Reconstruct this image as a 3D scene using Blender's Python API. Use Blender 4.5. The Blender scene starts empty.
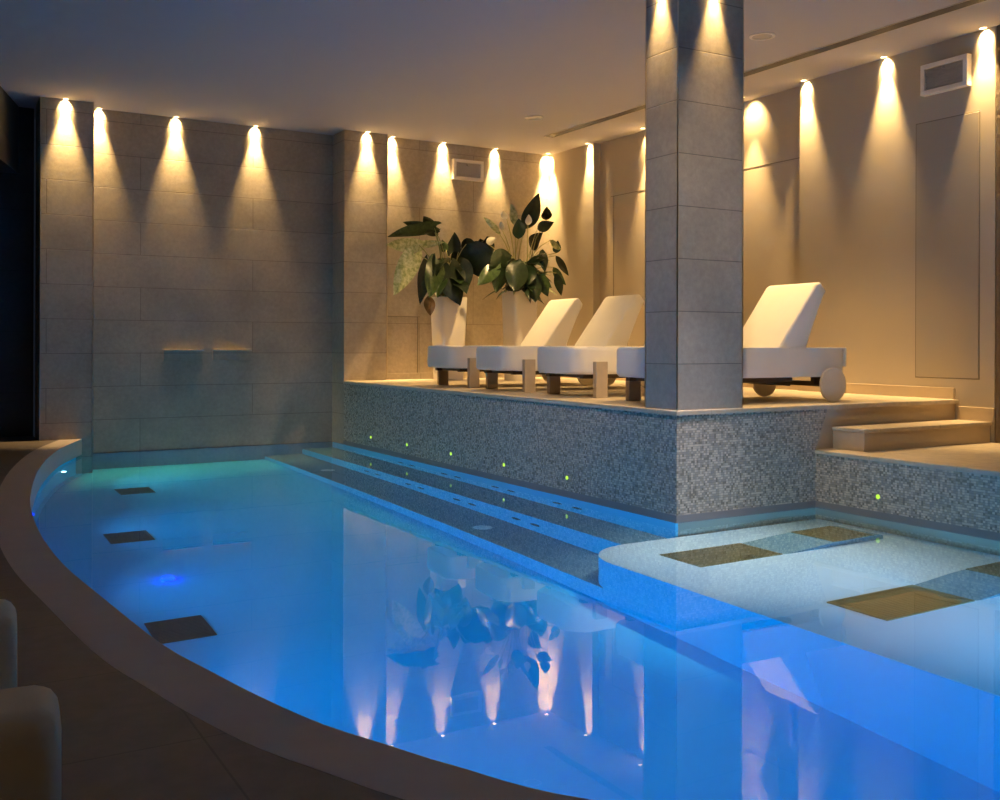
import bpy, bmesh, math, random
from mathutils import Vector, Matrix, noise
random.seed(7)
PI = math.pi
scene = bpy.context.scene
COL = scene.collection

# ------------------------------------------------------------------ helpers
def link(o):
    COL.objects.link(o); return o

def obj(name, bm, mat, parent=None, smooth=False, angle=None):
    me = bpy.data.meshes.new(name)
    bmesh.ops.recalc_face_normals(bm, faces=bm.faces[:])
    bm.to_mesh(me); bm.free()
    for m in (mat if isinstance(mat, (list, tuple)) else [mat]):
        me.materials.append(m)
    if smooth:
        for p in me.polygons: p.use_smooth = True
        if angle is not None:
            me.set_sharp_from_angle(angle=math.radians(angle))
    o = bpy.data.objects.new(name, me); link(o)
    if parent: o.parent = parent
    return o

def thing(name, label, cat, loc=(0, 0, 0), rz=0.0, group=None):
    o = bpy.data.objects.new(name, None); link(o)
    o.empty_display_size = 0.1
    o.location = loc; o.rotation_euler = (0, 0, rz)
    return tag(o, label, cat, group)

def tag(o, label, cat, group=None):
    o['label'] = label; o['category'] = cat
    if group: o['group'] = group
    return o

def struct(name, bm, mat, parent=None, smooth=False, angle=None):
    o = obj(name, bm, mat, parent, smooth, angle)
    if parent is None: o['kind'] = 'structure'
    return o

def dup(root, loc, rz=0.0, label=None):
    r = root.copy(); link(r); r.location = loc; r.rotation_euler = (0, 0, rz)
    if label: r['label'] = label
    for ch in list(root.children):
        c = ch.copy(); link(c); c.parent = r
        for g in list(ch.children):
            d = g.copy(); link(d); d.parent = c
    return r

def box(bm, x0, x1, y0, y1, z0, z1, bev=0.0, seg=2, mi=0):
    vs = [bm.verts.new((x, y, z)) for z in (z0, z1) for x, y in ((x0, y0), (x1, y0), (x1, y1), (x0, y1))]
    fs = [bm.faces.new([vs[i] for i in f]) for f in
          ((3, 2, 1, 0), (4, 5, 6, 7), (0, 1, 5, 4), (1, 2, 6, 5), (2, 3, 7, 6), (3, 0, 4, 7))]
    for f in fs: f.material_index = mi
    if bev > 0:
        es = list({e for f in fs for e in f.edges})
        bmesh.ops.bevel(bm, geom=es, offset=bev, segments=seg, profile=0.5, affect='EDGES')

def newbox(*a, **k):
    bm = bmesh.new(); box(bm, *a, **k); return bm

def prism(bm, pts, z0, z1, bev=0.0, seg=2, flip=None):
    """extrude a plan polygon (x, y) from z0 to z1"""
    lo = [bm.verts.new((p[0], p[1], z0)) for p in pts]
    hi = [bm.verts.new((p[0], p[1], z1)) for p in pts]
    n = len(pts)
    b = bm.faces.new(lo[::-1]); t = bm.faces.new(hi)
    for i in range(n):
        bm.faces.new((lo[i], lo[(i + 1) % n], hi[(i + 1) % n], hi[i]))
    if bev > 0:
        bmesh.ops.bevel(bm, geom=list(t.edges), offset=bev, segments=seg, profile=0.5, affect='EDGES')

def prism_y(bm, pts, y0, y1, bev=0.0, seg=2):
    """extrude a side profile (x, z) along y"""
    a = [bm.verts.new((p[0], y0, p[1])) for p in pts]
    b = [bm.verts.new((p[0], y1, p[1])) for p in pts]
    n = len(pts)
    fs = [bm.faces.new(a), bm.faces.new(b[::-1])]
    for i in range(n):
        fs.append(bm.faces.new((a[i], b[i], b[(i + 1) % n], a[(i + 1) % n])))
    if bev > 0:
        es = list({e for f in fs for e in f.edges})
        bmesh.ops.bevel(bm, geom=es, offset=bev, segments=seg, profile=0.5, affect='EDGES')

def lathe(bm, prof, n=32, M=None):
    """revolve (r, z) profile round z; closed at both ends if r = 0"""
    rings = []
    for r, z in prof:
        if r < 1e-6:
            rings.append([bm.verts.new((0, 0, z))])
        else:
            rings.append([bm.verts.new((r * math.cos(2 * PI * i / n), r * math.sin(2 * PI * i / n), z)) for i in range(n)])
    vs = [v for r in rings for v in r]
    for a, b in zip(rings, rings[1:]):
        if len(a) == 1 and len(b) == 1: continue
        for i in range(n):
            j = (i + 1) % n
            if len(a) == 1: bm.faces.new((a[0], b[i], b[j]))
            elif len(b) == 1: bm.faces.new((a[i], a[j], b[0]))
            else: bm.faces.new((a[i], a[j], b[j], b[i]))
    if M is not None:
        bmesh.ops.transform(bm, matrix=M, verts=vs)

def tube(bm, pts, r0, r1=None, n=6):
    r1 = r0 if r1 is None else r1
    rings = []
    for k, p in enumerate(pts):
        p = Vector(p)
        d = (Vector(pts[min(k + 1, len(pts) - 1)]) - Vector(pts[max(k - 1, 0)]))
        d = d.normalized() if d.length > 1e-9 else Vector((0, 0, 1))
        a = d.orthogonal().normalized(); b = d.cross(a)
        r = r0 + (r1 - r0) * k / max(1, len(pts) - 1)
        rings.append([bm.verts.new(p + a * r * math.cos(2 * PI * i / n) + b * r * math.sin(2 * PI * i / n)) for i in range(n)])
    for a, b in zip(rings, rings[1:]):
        # match the ring start so that the tube does not twist
        best = min(range(n), key=lambda s: (a[0].co - b[s].co).length)
        b[:] = b[best:] + b[:best]
        for i in range(n):
            bm.faces.new((a[i], a[(i + 1) % n], b[(i + 1) % n], b[i]))
    bm.faces.new(rings[0][::-1]); bm.faces.new(rings[-1])

def catmull(P, k=8):
    P = [Vector((p[0], p[1])) for p in P]
    Q = [P[0] * 2 - P[1]] + P + [P[-1] * 2 - P[-2]]
    out = []
    for i in range(1, len(Q) - 2):
        a, b, c, d = Q[i - 1], Q[i], Q[i + 1], Q[i + 2]
        for s in range(k):
            t = s / k
            out.append(0.5 * ((2 * b) + (c - a) * t + (2 * a - 5 * b + 4 * c - d) * t * t + (-a + 3 * b - 3 * c + d) * t ** 3))
    out.append(P[-1])
    return out

def offset_curve(C, d):
    out = []
    for i, p in enumerate(C):
        t = (C[min(i + 1, len(C) - 1)] - C[max(i - 1, 0)]).normalized()
        out.append(p + Vector((t.y, -t.x)) * d)
    return out

# ------------------------------------------------------------------ materials
class NT:
    def __init__(s, name):
        s.m = bpy.data.materials.new(name); s.m.use_nodes = True
        s.t = s.m.node_tree; s.n = s.t.nodes; s.b = s.n['Principled BSDF']; s.out = s.n['Material Output']
    def add(s, typ, **kw):
        n = s.n.new(typ)
        for k, v in kw.items(): setattr(n, k, v)
        return n
    def l(s, a, b): s.t.links.new(a, b)
    def math(s, op, a, b=None):
        n = s.add('ShaderNodeMath', operation=op)
        for i, x in enumerate((a, b)):
            if x is None: continue
            if isinstance(x, (int, float)): n.inputs[i].default_value = x
            else: s.l(x, n.inputs[i])
        return n.outputs[0]
    def mix(s, fac, a, b, blend='MIX'):
        n = s.add('ShaderNodeMix', data_type='RGBA', blend_type=blend)
        for i, x in ((0, fac), (6, a), (7, b)):
            if isinstance(x, (int, float)): n.inputs[i].default_value = x
            elif isinstance(x, (tuple, list)): n.inputs[i].default_value = (*x[:3], 1)
            else: s.l(x, n.inputs[i])
        return n.outputs[2]
    def ramp(s, fac, stops, interp='LINEAR'):
        n = s.add('ShaderNodeValToRGB'); cr = n.color_ramp; cr.interpolation = interp
        while len(cr.elements) < len(stops): cr.elements.new(0.5)
        for e, (p, c) in zip(cr.elements, stops):
            e.position = p; e.color = (*c, 1) if len(c) == 3 else c
        s.l(fac, n.inputs[0]); return n.outputs[0]
    def noise(s, vec, scale, detail=3, rough=0.5):
        n = s.add('ShaderNodeTexNoise'); n.inputs['Scale'].default_value = scale
        n.inputs['Detail'].default_value = detail; n.inputs['Roughness'].default_value = rough
        s.l(vec, n.inputs['Vector']); return n.outputs[0]
    def bump(s, h, strength, dist=0.01):
        n = s.add('ShaderNodeBump'); n.inputs['Strength'].default_value = strength
        n.inputs['Distance'].default_value = dist
        s.l(h, n.inputs['Height']); s.l(n.outputs[0], s.b.inputs['Normal']); return n

def set_b(b, col=None, rough=0.5, metal=0.0, spec=0.5):
    if col is not None: b.inputs['Base Color'].default_value = (*col, 1)
    b.inputs['Roughness'].default_value = rough; b.inputs['Metallic'].default_value = metal
    b.inputs['Specular IOR Level'].default_value = spec

def plain(name, col, rough=0.5, metal=0.0, spec=0.5, nscale=8, namt=0.12, bump=0.0, bscale=60):
    t = NT(name); set_b(t.b, col, rough, metal, spec)
    tc = t.add('ShaderNodeTexCoord').outputs['Object']
    f = t.noise(tc, nscale, 4)
    c = t.mix(f, tuple(x * (1 - namt) for x in col), tuple(min(1, x * (1 + namt)) for x in col))
    t.l(c, t.b.inputs['Base Color'])
    if bump: t.bump(t.noise(tc, bscale, 3), bump, 0.01)
    return t.m

def wall_uv(t):
    """world position laid out on vertical faces: (x + y, z)"""
    g = t.add('ShaderNodeNewGeometry').outputs['Position']
    sp = t.add('ShaderNodeSeparateXYZ'); t.l(g, sp.inputs[0])
    cb = t.add('ShaderNodeCombineXYZ')
    t.l(t.math('ADD', sp.outputs[0], sp.outputs[1]), cb.inputs[0]); t.l(sp.outputs[2], cb.inputs[1])
    return g, cb.outputs[0]

def stone_tiles(name, c0, c1, joint, bw=1.1, bh=0.33, mort=0.004, rough=0.55, bump=0.25):
    t = NT(name); set_b(t.b, c0, rough)
    g, uv = wall_uv(t)
    br = t.add('ShaderNodeTexBrick'); t.l(uv, br.inputs['Vector'])
    br.offset = 0.5
    br.inputs['Color1'].default_value = (*c0, 1); br.inputs['Color2'].default_value = (*c1, 1)
    br.inputs['Mortar'].default_value = (*joint, 1)
    br.inputs['Scale'].default_value = 1; br.inputs['Brick Width'].default_value = bw
    br.inputs['Row Height'].default_value = bh; br.inputs['Mortar Size'].default_value = mort
    br.inputs['Mortar Smooth'].default_value = 0.6
    n1 = t.noise(g, 2.2, 5, 0.6)
    n2 = t.noise(g, 24, 4, 0.65)
    stain = t.ramp(n1, [(0.3, (0.82, 0.82, 0.82)), (0.7, (1.1, 1.08, 1.05))])
    grain = t.ramp(n2, [(0.3, (0.86, 0.86, 0.86)), (0.7, (1.08, 1.08, 1.08))])
    c = t.mix(1.0, br.outputs['Color'], stain, 'MULTIPLY'); c = t.mix(1.0, c, grain, 'MULTIPLY')
    t.l(c, t.b.inputs['Base Color'])
    h = t.math('SUBTRACT', t.math('MULTIPLY', n2, 0.35), br.outputs['Fac'])
    t.bump(h, bump, 0.01)
    return t.m

def mosaic(name, cell, cols):
    t = NT(name); set_b(t.b, cols[0], 0.3)
    g = t.add('ShaderNodeNewGeometry').outputs['Position']
    mp = t.add('ShaderNodeVectorMath', operation='SCALE'); t.l(g, mp.inputs[0]); mp.inputs['Scale'].default_value = 1 / cell
    ad = t.add('ShaderNodeVectorMath', operation='ADD'); t.l(mp.outputs[0], ad.inputs[0]); ad.inputs[1].default_value = (0.37, 0.41, 0.23)
    fl = t.add('ShaderNodeVectorMath', operation='FLOOR'); t.l(ad.outputs[0], fl.inputs[0])
    wn = t.add('ShaderNodeTexWhiteNoise'); t.l(fl.outputs[0], wn.inputs['Vector'])
    n = len(cols)
    c = t.ramp(wn.outputs['Value'], [(i / n, k) for i, k in enumerate(cols)], 'CONSTANT')
    # grout lines
    fr = t.add('ShaderNodeVectorMath', operation='FRACTION'); t.l(ad.outputs[0], fr.inputs[0])
    sp = t.add('ShaderNodeSeparateXYZ'); t.l(fr.outputs[0], sp.inputs[0])
    gz = t.math('LESS_THAN', sp.outputs[2], 0.12)
    c = t.mix(gz, c, (0.20, 0.19, 0.17))
    t.l(c, t.b.inputs['Base Color'])
    t.l(t.math('ADD', t.math('MULTIPLY', wn.outputs['Value'], 0.35), 0.2), t.b.inputs['Roughness'])
    return t.m

def floor_tiles(name, c0, c1, joint, size=0.6, rough=0.45, mort=0.006, bump=0.15):
    t = NT(name); set_b(t.b, c0, rough)
    g = t.add('ShaderNodeNewGeometry').outputs['Position']
    br = t.add('ShaderNodeTexBrick'); t.l(g, br.inputs['Vector']); br.offset = 0.0
    br.inputs['Color1'].default_value = (*c0, 1); br.inputs['Color2'].default_value = (*c1, 1)
    br.inputs['Mortar'].default_value = (*joint, 1); br.inputs['Scale'].default_value = 1
    br.inputs['Brick Width'].default_value = size; br.inputs['Row Height'].default_value = size
    br.inputs['Mortar Size'].default_value = mort
    n2 = t.noise(g, 14, 5, 0.6)
    c = t.mix(1.0, br.outputs['Color'], t.ramp(n2, [(0.3, (0.85, 0.85, 0.85)), (0.7, (1.1, 1.1, 1.1))]), 'MULTIPLY')
    t.l(c, t.b.inputs['Base Color'])
    t.bump(t.math('SUBTRACT', t.math('MULTIPLY', n2, 0.3), br.outputs['Fac']), bump, 0.006)
    return t.m

def emit(name, col, strength):
    t = NT(name); set_b(t.b, (0.02, 0.02, 0.02), 0.4)
    t.b.inputs['Emission Color'].default_value = (*col, 1)
    t.b.inputs['Emission Strength'].default_value = strength
    return t.m

M = {}
M['stone'] = stone_tiles('stone_tile_wall', (0.45, 0.39, 0.30), (0.41, 0.355, 0.275), (0.22, 0.185, 0.15), 2.3)
M['stone_big'] = stone_tiles('stone_tile_large', (0.50, 0.44, 0.34), (0.475, 0.415, 0.325), (0.29, 0.245, 0.195), 1.4, 0.66, 0.004)
M['stone_col'] = stone_tiles('stone_tile_column', (0.43, 0.375, 0.30), (0.40, 0.35, 0.28), (0.19, 0.165, 0.14), 5.0, 0.325, 0.004)
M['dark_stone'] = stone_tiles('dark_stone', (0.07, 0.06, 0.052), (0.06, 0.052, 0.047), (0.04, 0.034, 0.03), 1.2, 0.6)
M['rough_stone'] = plain('rough_brown_stone', (0.16, 0.12, 0.075), 0.8, bump=0.8, bscale=30, namt=0.3)
M['plaster'] = plain('beige_plaster', (0.50, 0.435, 0.33), 0.75, namt=0.04, nscale=2.5, bump=0.05, bscale=120)
M['plaster_warm'] = plain('beige_plaster_recess', (0.50, 0.425, 0.32), 0.75, namt=0.03, nscale=2.5, bump=0.05, bscale=120)
M['door'] = plain('flush_door_paint', (0.41, 0.355, 0.27), 0.6, namt=0.03, nscale=2)
M['joint'] = plain('dark_joint', (0.22, 0.185, 0.135), 0.8)
M['ceiling'] = plain('ceiling_paint', (0.50, 0.48, 0.49), 0.85, namt=0.03, nscale=1.2)
M['mosaic'] = mosaic('glass_mosaic', 0.0145, [(min(1, 1.6 * a), min(1, 1.45 * b), min(1, 1.22 * c)) for a, b, c in [(0.17, 0.17, 0.16), (0.28, 0.27, 0.24), (0.35, 0.34, 0.31), (0.22, 0.22, 0.215), (0.42, 0.40, 0.36), (0.30, 0.295, 0.28), (0.24, 0.23, 0.21), (0.37, 0.36, 0.33), (0.20, 0.205, 0.21)]])
M['limestone'] = floor_tiles('limestone_paving', (0.62, 0.52, 0.38), (0.59, 0.495, 0.365), (0.50, 0.415, 0.30), 0.62, 0.5, 0.004)
M['riser'] = plain('limestone_riser', (0.56, 0.45, 0.30), 0.55, namt=0.1, nscale=6)
M['band'] = plain('grey_waterline_band', (0.26, 0.24, 0.23), 0.5)
M['deck_dark'] = floor_tiles('brown_deck_tile', (0.185, 0.15, 0.13), (0.175, 0.145, 0.125), (0.12, 0.10, 0.085), 0.6, 0.5, 0.003)
M['coping'] = plain('grey_brown_coping', (0.58, 0.50, 0.45), 0.55, namt=0.08, nscale=10)
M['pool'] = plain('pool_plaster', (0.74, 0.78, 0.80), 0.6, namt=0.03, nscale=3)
M['pool_depth_tint'] = plain('pool_plaster_depth_tint', (0.05, 0.65, 0.87), 0.6, namt=0.03, nscale=3)  # pool plaster with the water's loss of red light put into the colour
M['tread'] = plain('pool_tread_tile', (0.20, 0.30, 0.33), 0.5, namt=0.08, nscale=20)
M['metal'] = plain('brushed_steel', (0.55, 0.53, 0.50), 0.3, 1.0)
M['trim_metal'] = plain('corner_trim_metal', (0.65, 0.55, 0.40), 0.3, 1.0)
M['white_plastic'] = plain('white_plastic', (0.88, 0.83, 0.74), 0.45)
M['grille'] = plain('grey_grille', (0.50, 0.45, 0.38), 0.5)
M['slot'] = plain('dark_slot', (0.045, 0.04, 0.035), 0.6)
M['grate'] = plain('bronze_grate', (0.30, 0.20, 0.07), 0.38, 0.35, namt=0.25, nscale=14)
M['grate_dark'] = plain('dark_grate', (0.028, 0.045, 0.042), 0.5)
M['fabric'] = plain('cream_cover_fabric', (0.88, 0.83, 0.73), 0.9, 0, 0.2, namt=0.05, nscale=6, bump=0.12, bscale=220)
M['chair_fabric'] = plain('beige_chair_fabric', (0.80, 0.68, 0.46), 0.9, 0, 0.2, namt=0.08, nscale=6, bump=0.12, bscale=220)
M['wood'] = plain('greyed_wood', (0.52, 0.43, 0.33), 0.6, namt=0.15, nscale=12)
M['dark_wood'] = plain('dark_wood', (0.07, 0.045, 0.028), 0.5, namt=0.2, nscale=12)
M['wheel'] = plain('cream_wheel', (0.78, 0.70, 0.55), 0.5)
M['pot'] = plain('white_pot_glaze', (0.86, 0.81, 0.73), 0.35, namt=0.03)
M['soil'] = plain('potting_soil', (0.03, 0.02, 0.014), 0.95, bump=0.6, bscale=60)
M['stem'] = plain('plant_stem', (0.13, 0.17, 0.05), 0.5)
M['stem_pale'] = plain('pale_stem', (0.30, 0.30, 0.11), 0.5)

def leaf_mat(name, c0, c1, rough=0.32):
    t = NT(name); set_b(t.b, c0, rough, 0, 0.5)
    tc = t.add('ShaderNodeTexCoord').outputs['Object']
    c = t.mix(t.ramp(t.noise(tc, 26, 5, 0.6), [(0.38, (0, 0, 0)), (0.62, (1, 1, 1))]), c0, c1)
    t.l(c, t.b.inputs['Base Color']); t.bump(t.noise(tc, 40, 2), 0.15, 0.01)
    return t.m
M['leaf_dark'] = leaf_mat('leaf_dark_green', (0.008, 0.017, 0.008), (0.016, 0.033, 0.012))
M['leaf_mid'] = leaf_mat('leaf_mid_green', (0.022, 0.048, 0.014), (0.05, 0.09, 0.026))
M['leaf_pale'] = leaf_mat('leaf_pale_green', (0.26, 0.33, 0.12), (0.60, 0.62, 0.36))
M['leaf_dry'] = leaf_mat('leaf_dry_brown', (0.16, 0.08, 0.02), (0.24, 0.13, 0.035))
M['spathe'] = leaf_mat('white_flower', (0.62, 0.60, 0.48), (0.7, 0.68, 0.55))
LEAVES = [M['leaf_dark'], M['leaf_mid'], M['leaf_pale'], M['leaf_dry'], M['spathe']]
WARM = (1.0, 0.65, 0.27)
M['lens'] = emit('warm_lens', (1.0, 0.72, 0.38), 8)
M['marker'] = emit('green_marker_glow', (0.5, 0.9, 0.06), 0.95)
M['pool_lens'] = emit('pool_lamp_lens', (0.45, 0.85, 1.0), 9.0)
M['pool_lens_blue'] = emit('blue_pool_lamp_lens', (0.0, 0.012, 1.0), 14.0)

def water_mat():
    t = NT('pool_water')
    set_b(t.b, (0.62, 0.95, 1.0), 0.0)
    t.b.inputs['IOR'].default_value = 1.333; t.b.inputs['Transmission Weight'].default_value = 1.0
    pos = t.add('ShaderNodeNewGeometry').outputs['Position']
    bp = t.add('ShaderNodeBump'); bp.inputs['Strength'].default_value = 0.02; bp.inputs['Distance'].default_value = 0.02
    t.l(t.noise(pos, 2.6, 2, 0.4), bp.inputs['Height']); t.l(bp.outputs[0], t.b.inputs['Normal'])
    return t.m
M['water'] = water_mat()

# ------------------------------------------------------------------ camera
VX, HZ, F, CAMH = -91.5, 343.3, 1008.5, 1.1
YAW = math.atan((500 - VX) / F)
cam = bpy.data.objects.new('camera', bpy.data.cameras.new('camera')); link(cam)
cam.data.sensor_width = 36; cam.data.lens = F * 36 / 1000
cam.data.shift_y = -(400 - HZ) / 1000
cam.data.clip_start = 0.02
cam.matrix_world = Matrix.Translation((0, 0, CAMH)) @ Matrix.Rotation(-YAW, 4, 'Z') @ Matrix.Rotation(PI / 2, 4, 'X') @ Matrix.Rotation(math.radians(0.166), 4, 'Z')
scene.camera = cam

def spot_at(u, v, Y):
    """the point on the plane y = Y that the surveyor's ray u, v meets"""
    a, b = (u - 500) / F, (v - HZ) / F
    d = (math.sin(YAW) + math.cos(YAW) * a, math.cos(YAW) - math.sin(YAW) * a, -b)
    k = Y / d[1]
    return Vector((d[0] * k, Y, CAMH + d[2] * k))

# ------------------------------------------------------------------ measures (metres, water level z = 0)
XM, ZD, ZC = 4.07, 0.69, 3.41          # mosaic face, raised deck level, ceiling
YB, YDB = 10.63, 10.38                 # pool back wall, deck back wall
YE, XL, ZL = 4.79, 5.28, 0.39          # deck front, lower mosaic face, landing level
XR, XREC = 6.79, 6.88                  # right wall, its recess
ZF, ZK = -1.2, 0.17                    # pool floor, coping level

inner = catmull([(1.455, 10.43), (1.113, 9.42), (0.839, 8.14), (0.644, 6.75), (0.575, 5.9), (0.552, 5.2), (0.562, 4.547), (0.612, 3.9),
                 (0.675, 3.22), (0.743, 2.86), (0.80, 2.6), (0.871, 2.349), (0.959, 2.142), (1.041, 1.961), (1.20, 1.683), (1.65, 1.24), (2.3, 0.96), (3.2, 0.85), (4.3, 0.9), (5.28, 1.15)], 8)
outer = [p + d for p, d in zip(inner, [q - p for p, q in zip(inner, offset_curve(inner, 0.19))])]
wallc = offset_curve(inner, 0.05)
PO = [(p.x, p.y) for p in wallc]       # pool outline from far left round to near right
pool_outline = [(1.5, YB)] + [(1.47, 10.5)] + PO + [(XL, YE), (XM, YE), (XM, YB)]

# ------------------------------------------------------------------ room shell
bm = newbox(-1.8, 7.6, -2.2, 11.4, ZC, ZC + 0.1); struct('ceiling', bm, M['ceiling'])
bm = newbox(1.3, XM, YB, YB + 0.15, ZF, ZC); struct('wall_back_left', bm, M['stone'])
bm = newbox(1.067, 1.534, 10.38, YB + 0.15, ZF, ZC); struct('trim_1', bm, M['stone'])
bm = newbox(XM, 4.575, 10.28, YB + 0.15, ZF, ZC); struct('trim_2', bm, M['stone'])
bm = newbox(4.575, 7.2, YDB, YDB + 0.4, ZF, ZC); struct('wall_back', bm, M['stone_big'])
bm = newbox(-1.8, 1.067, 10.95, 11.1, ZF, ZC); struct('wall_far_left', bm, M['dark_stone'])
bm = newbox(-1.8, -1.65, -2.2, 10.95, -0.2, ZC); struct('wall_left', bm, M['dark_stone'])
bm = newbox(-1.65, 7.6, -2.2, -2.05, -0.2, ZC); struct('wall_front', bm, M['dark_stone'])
bm = newbox(XREC, 7.2, 6.35, 9.46, ZF, ZC); struct('wall_right_recess', bm, M['plaster_warm'])
bm = newbox(XR, 7.2, 9.46, YDB, ZF, ZC); struct('trim_3', bm, M['plaster'])
bm = newbox(XR, 7.2, 4.49, 6.35, ZF, ZC); struct('wall_right', bm, M['plaster'])
bm = newbox(XR - 0.005, 7.2, 3.4, 4.485, ZF, ZC, 0.01); struct('trim_4', bm, M['rough_stone'])
bm = newbox(7.2, 7.35, -2.05, 3.4, -0.2, ZC); struct('wall_front_right', bm, M['plaster'])
# metal edge strips on the two pool pilasters
bm = newbox(1.528, 1.537, 10.374, 10.38, 0.0, ZC); struct('trim_5', bm, M['trim_metal'])
bm = newbox(1.063, 1.071, 10.374, 10.38, 0.17, ZC); struct('trim_6', bm, M['trim_metal'])
bm = newbox(4.570, 4.578, 10.274, 10.28, ZD, ZC); struct('trim_7', bm, M['trim_metal'])
# dark angled bulkhead up in the far left corner
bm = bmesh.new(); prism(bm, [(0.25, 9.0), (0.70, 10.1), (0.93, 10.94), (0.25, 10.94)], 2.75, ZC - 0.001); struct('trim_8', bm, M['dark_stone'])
# thin joints in the recessed wall and on the back wall
bm = bmesh.new()
box(bm, XREC - 0.003, XREC + 0.01, 6.36, 9.25, 2.765, 2.772)
box(bm, XREC - 0.003, XREC + 0.01, 9.19, 9.197, ZD, 2.77)
struct('trim_9', bm, M['joint'])
bm = bmesh.new()
box(bm, 4.60, 5.03, YDB - 0.004, YDB + 0.01, 1.395, 1.402)
box(bm, 4.995, 5.003, YDB - 0.004, YDB + 0.01, ZD, 1.395)
struct('trim_10', bm, M['joint'])
# flush door in the right wall
d = struct('door_1', newbox(XR - 0.006, XR + 0.02, 4.617, 5.150, 0.850, 2.815, 0.002), M['door'])
bm = bmesh.new()
for a in ((4.609, 4.617, 0.842, 2.823), (5.150, 5.158, 0.842, 2.823)): box(bm, XR - 0.002, XR + 0.02, *a)
for a in ((4.617, 5.150, 0.842, 0.850), (4.617, 5.150, 2.815, 2.823)): box(bm, XR - 0.002, XR + 0.02, *a)
obj('door_joint', bm, M['joint'], d)

# raised deck and mosaic faces
bm = bmesh.new()
prism(bm, [(XM + 0.02, YE + 0.02), (XR + 0.0, YE + 0.02), (XR, 6.35), (XREC, 6.35), (XREC, 9.46), (XR, 9.46), (XR, YDB), (4.575, YDB), (4.575, 10.28), (XM + 0.02, 10.28)], ZF, ZD - 0.03)
struct('deck_base', bm, M['riser'])
bm = bmesh.new()
prism(bm, [(XM - 0.012, YE - 0.012), (XR, YE - 0.012), (XR, 6.35), (XREC, 6.35), (XREC, 9.46), (XR, 9.46), (XR, YDB), (4.575, YDB), (4.575, 10.28), (XM - 0.012, 10.28)], ZD - 0.03, ZD, 0.006, 2)
struct('deck_paving', bm, M['limestone'])
bm = newbox(XM, XM + 0.02, YE + 0.02, 10.28, 0.045, ZD - 0.03); struct('wall_pool_side', bm, M['mosaic'])
bm = bmesh.new()
pts = [(XM, 0.045), (XL, 0.045), (XL, ZL), (5.395, ZD - 0.03), (XM, ZD - 0.03)]
prism_y(bm, pts, YE, YE + 0.02); struct('wall_deck_end', bm, M['mosaic'])
bm = newbox(XL, XL + 0.02, 1.0, YE, 0.045, ZL - 0.03); struct('wall_landing_side', bm, M['mosaic'])
bm = bmesh.new()
box(bm, XM - 0.004, XM + 0.02, YE - 0.004, 10.28, -0.01, 0.045)
box(bm, XM + 0.02, XL - 0.004, YE - 0.004, YE + 0.02, -0.01, 0.045)
box(bm, XL - 0.004, XL + 0.02, 1.0, YE - 0.004, -0.01, 0.045)
struct('trim_11', bm, M['band'])
# lower landing
bm = newbox(XL + 0.02, 7.2, -2.05, YE + 0.02, ZF, ZL - 0.03); struct('landing_base', bm, M['riser'])
bm = newbox(XL - 0.012, 7.2, -2.05, YE + 0.0, ZL - 0.03, ZL, 0.006, 2); struct('landing_paving', bm, M['limestone'])
# one stone step between landing and deck
st = thing('stone_step', 'beige limestone step between lower landing and raised deck at right', 'step', (6.095, 4.58, ZL))
obj('tread', newbox(-0.67, 0.69, -0.075, 0.20, 0.125, 0.15, 0.005), M['limestone'], st)
obj('riser', newbox(-0.66, 0.685, -0.062, 0.20, 0.0, 0.125), M['riser'], st)
# baseboards
bm = newbox(XR - 0.02, XR, YE + 0.02, 6.35, ZD, ZD + 0.085, 0.003); struct('baseboard_right', bm, M['riser'])
bm = newbox(XREC - 0.02, XREC, 6.35, 9.46, ZD, ZD + 0.085, 0.003); struct('baseboard_recess', bm, M['riser'])
bm = newbox(XR - 0.02, XR, 9.46, YDB - 0.02, ZD, ZD + 0.085, 0.003); struct('baseboard_right_far', bm, M['riser'])
bm = newbox(4.58, XR - 0.02, YDB - 0.015, YDB, ZD, ZD + 0.07, 0.003); struct('baseboard_back', bm, M['stone_big'])
bm = newbox(XR - 0.02, XR, 4.485, YE - 0.015, ZL + 0.15, ZL + 0.25, 0.003); struct('baseboard_landing', bm, M['riser'])

# dark deck on the left and the curved coping
bm = bmesh.new()
poly = [(p.x, p.y) for p in outer]
ring = poly + [(XL, -2.05), (-1.65, -2.05), (-1.65, 10.95), (1.067, 10.95), (1.067, 10.38), (1.24, 10.38)]
f = bm.faces.new([bm.verts.new((x, y, ZK - 0.0005)) for x, y in ring])
bmesh.ops.triangulate(bm, faces=[f])
struct('floor', bm, M['deck_dark'])
bm = bmesh.new()
n = len(inner)
rows = []
for pi, po in zip(inner, outer):
    rows.append([bm.verts.new((po.x, po.y, ZK - 0.15)), bm.verts.new((po.x, po.y, ZK)), bm.verts.new((pi.x, pi.y, ZK)), bm.verts.new((pi.x, pi.y, ZK - 0.15))])
for a, b in zip(rows, rows[1:]):
    for i in range(4):
        bm.faces.new((a[i], a[(i + 1) % 4], b[(i + 1) % 4], b[i]))
bm.faces.new(rows[0]); bm.faces.new(rows[-1][::-1])
ed = [e for e in bm.edges if all(abs(v.co.z - ZK) < 1e-5 for v in e.verts) and abs((e.verts[0].co - e.verts[1].co).length) > 0.0]
struct('pool_coping', bm, M['coping'])

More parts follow.
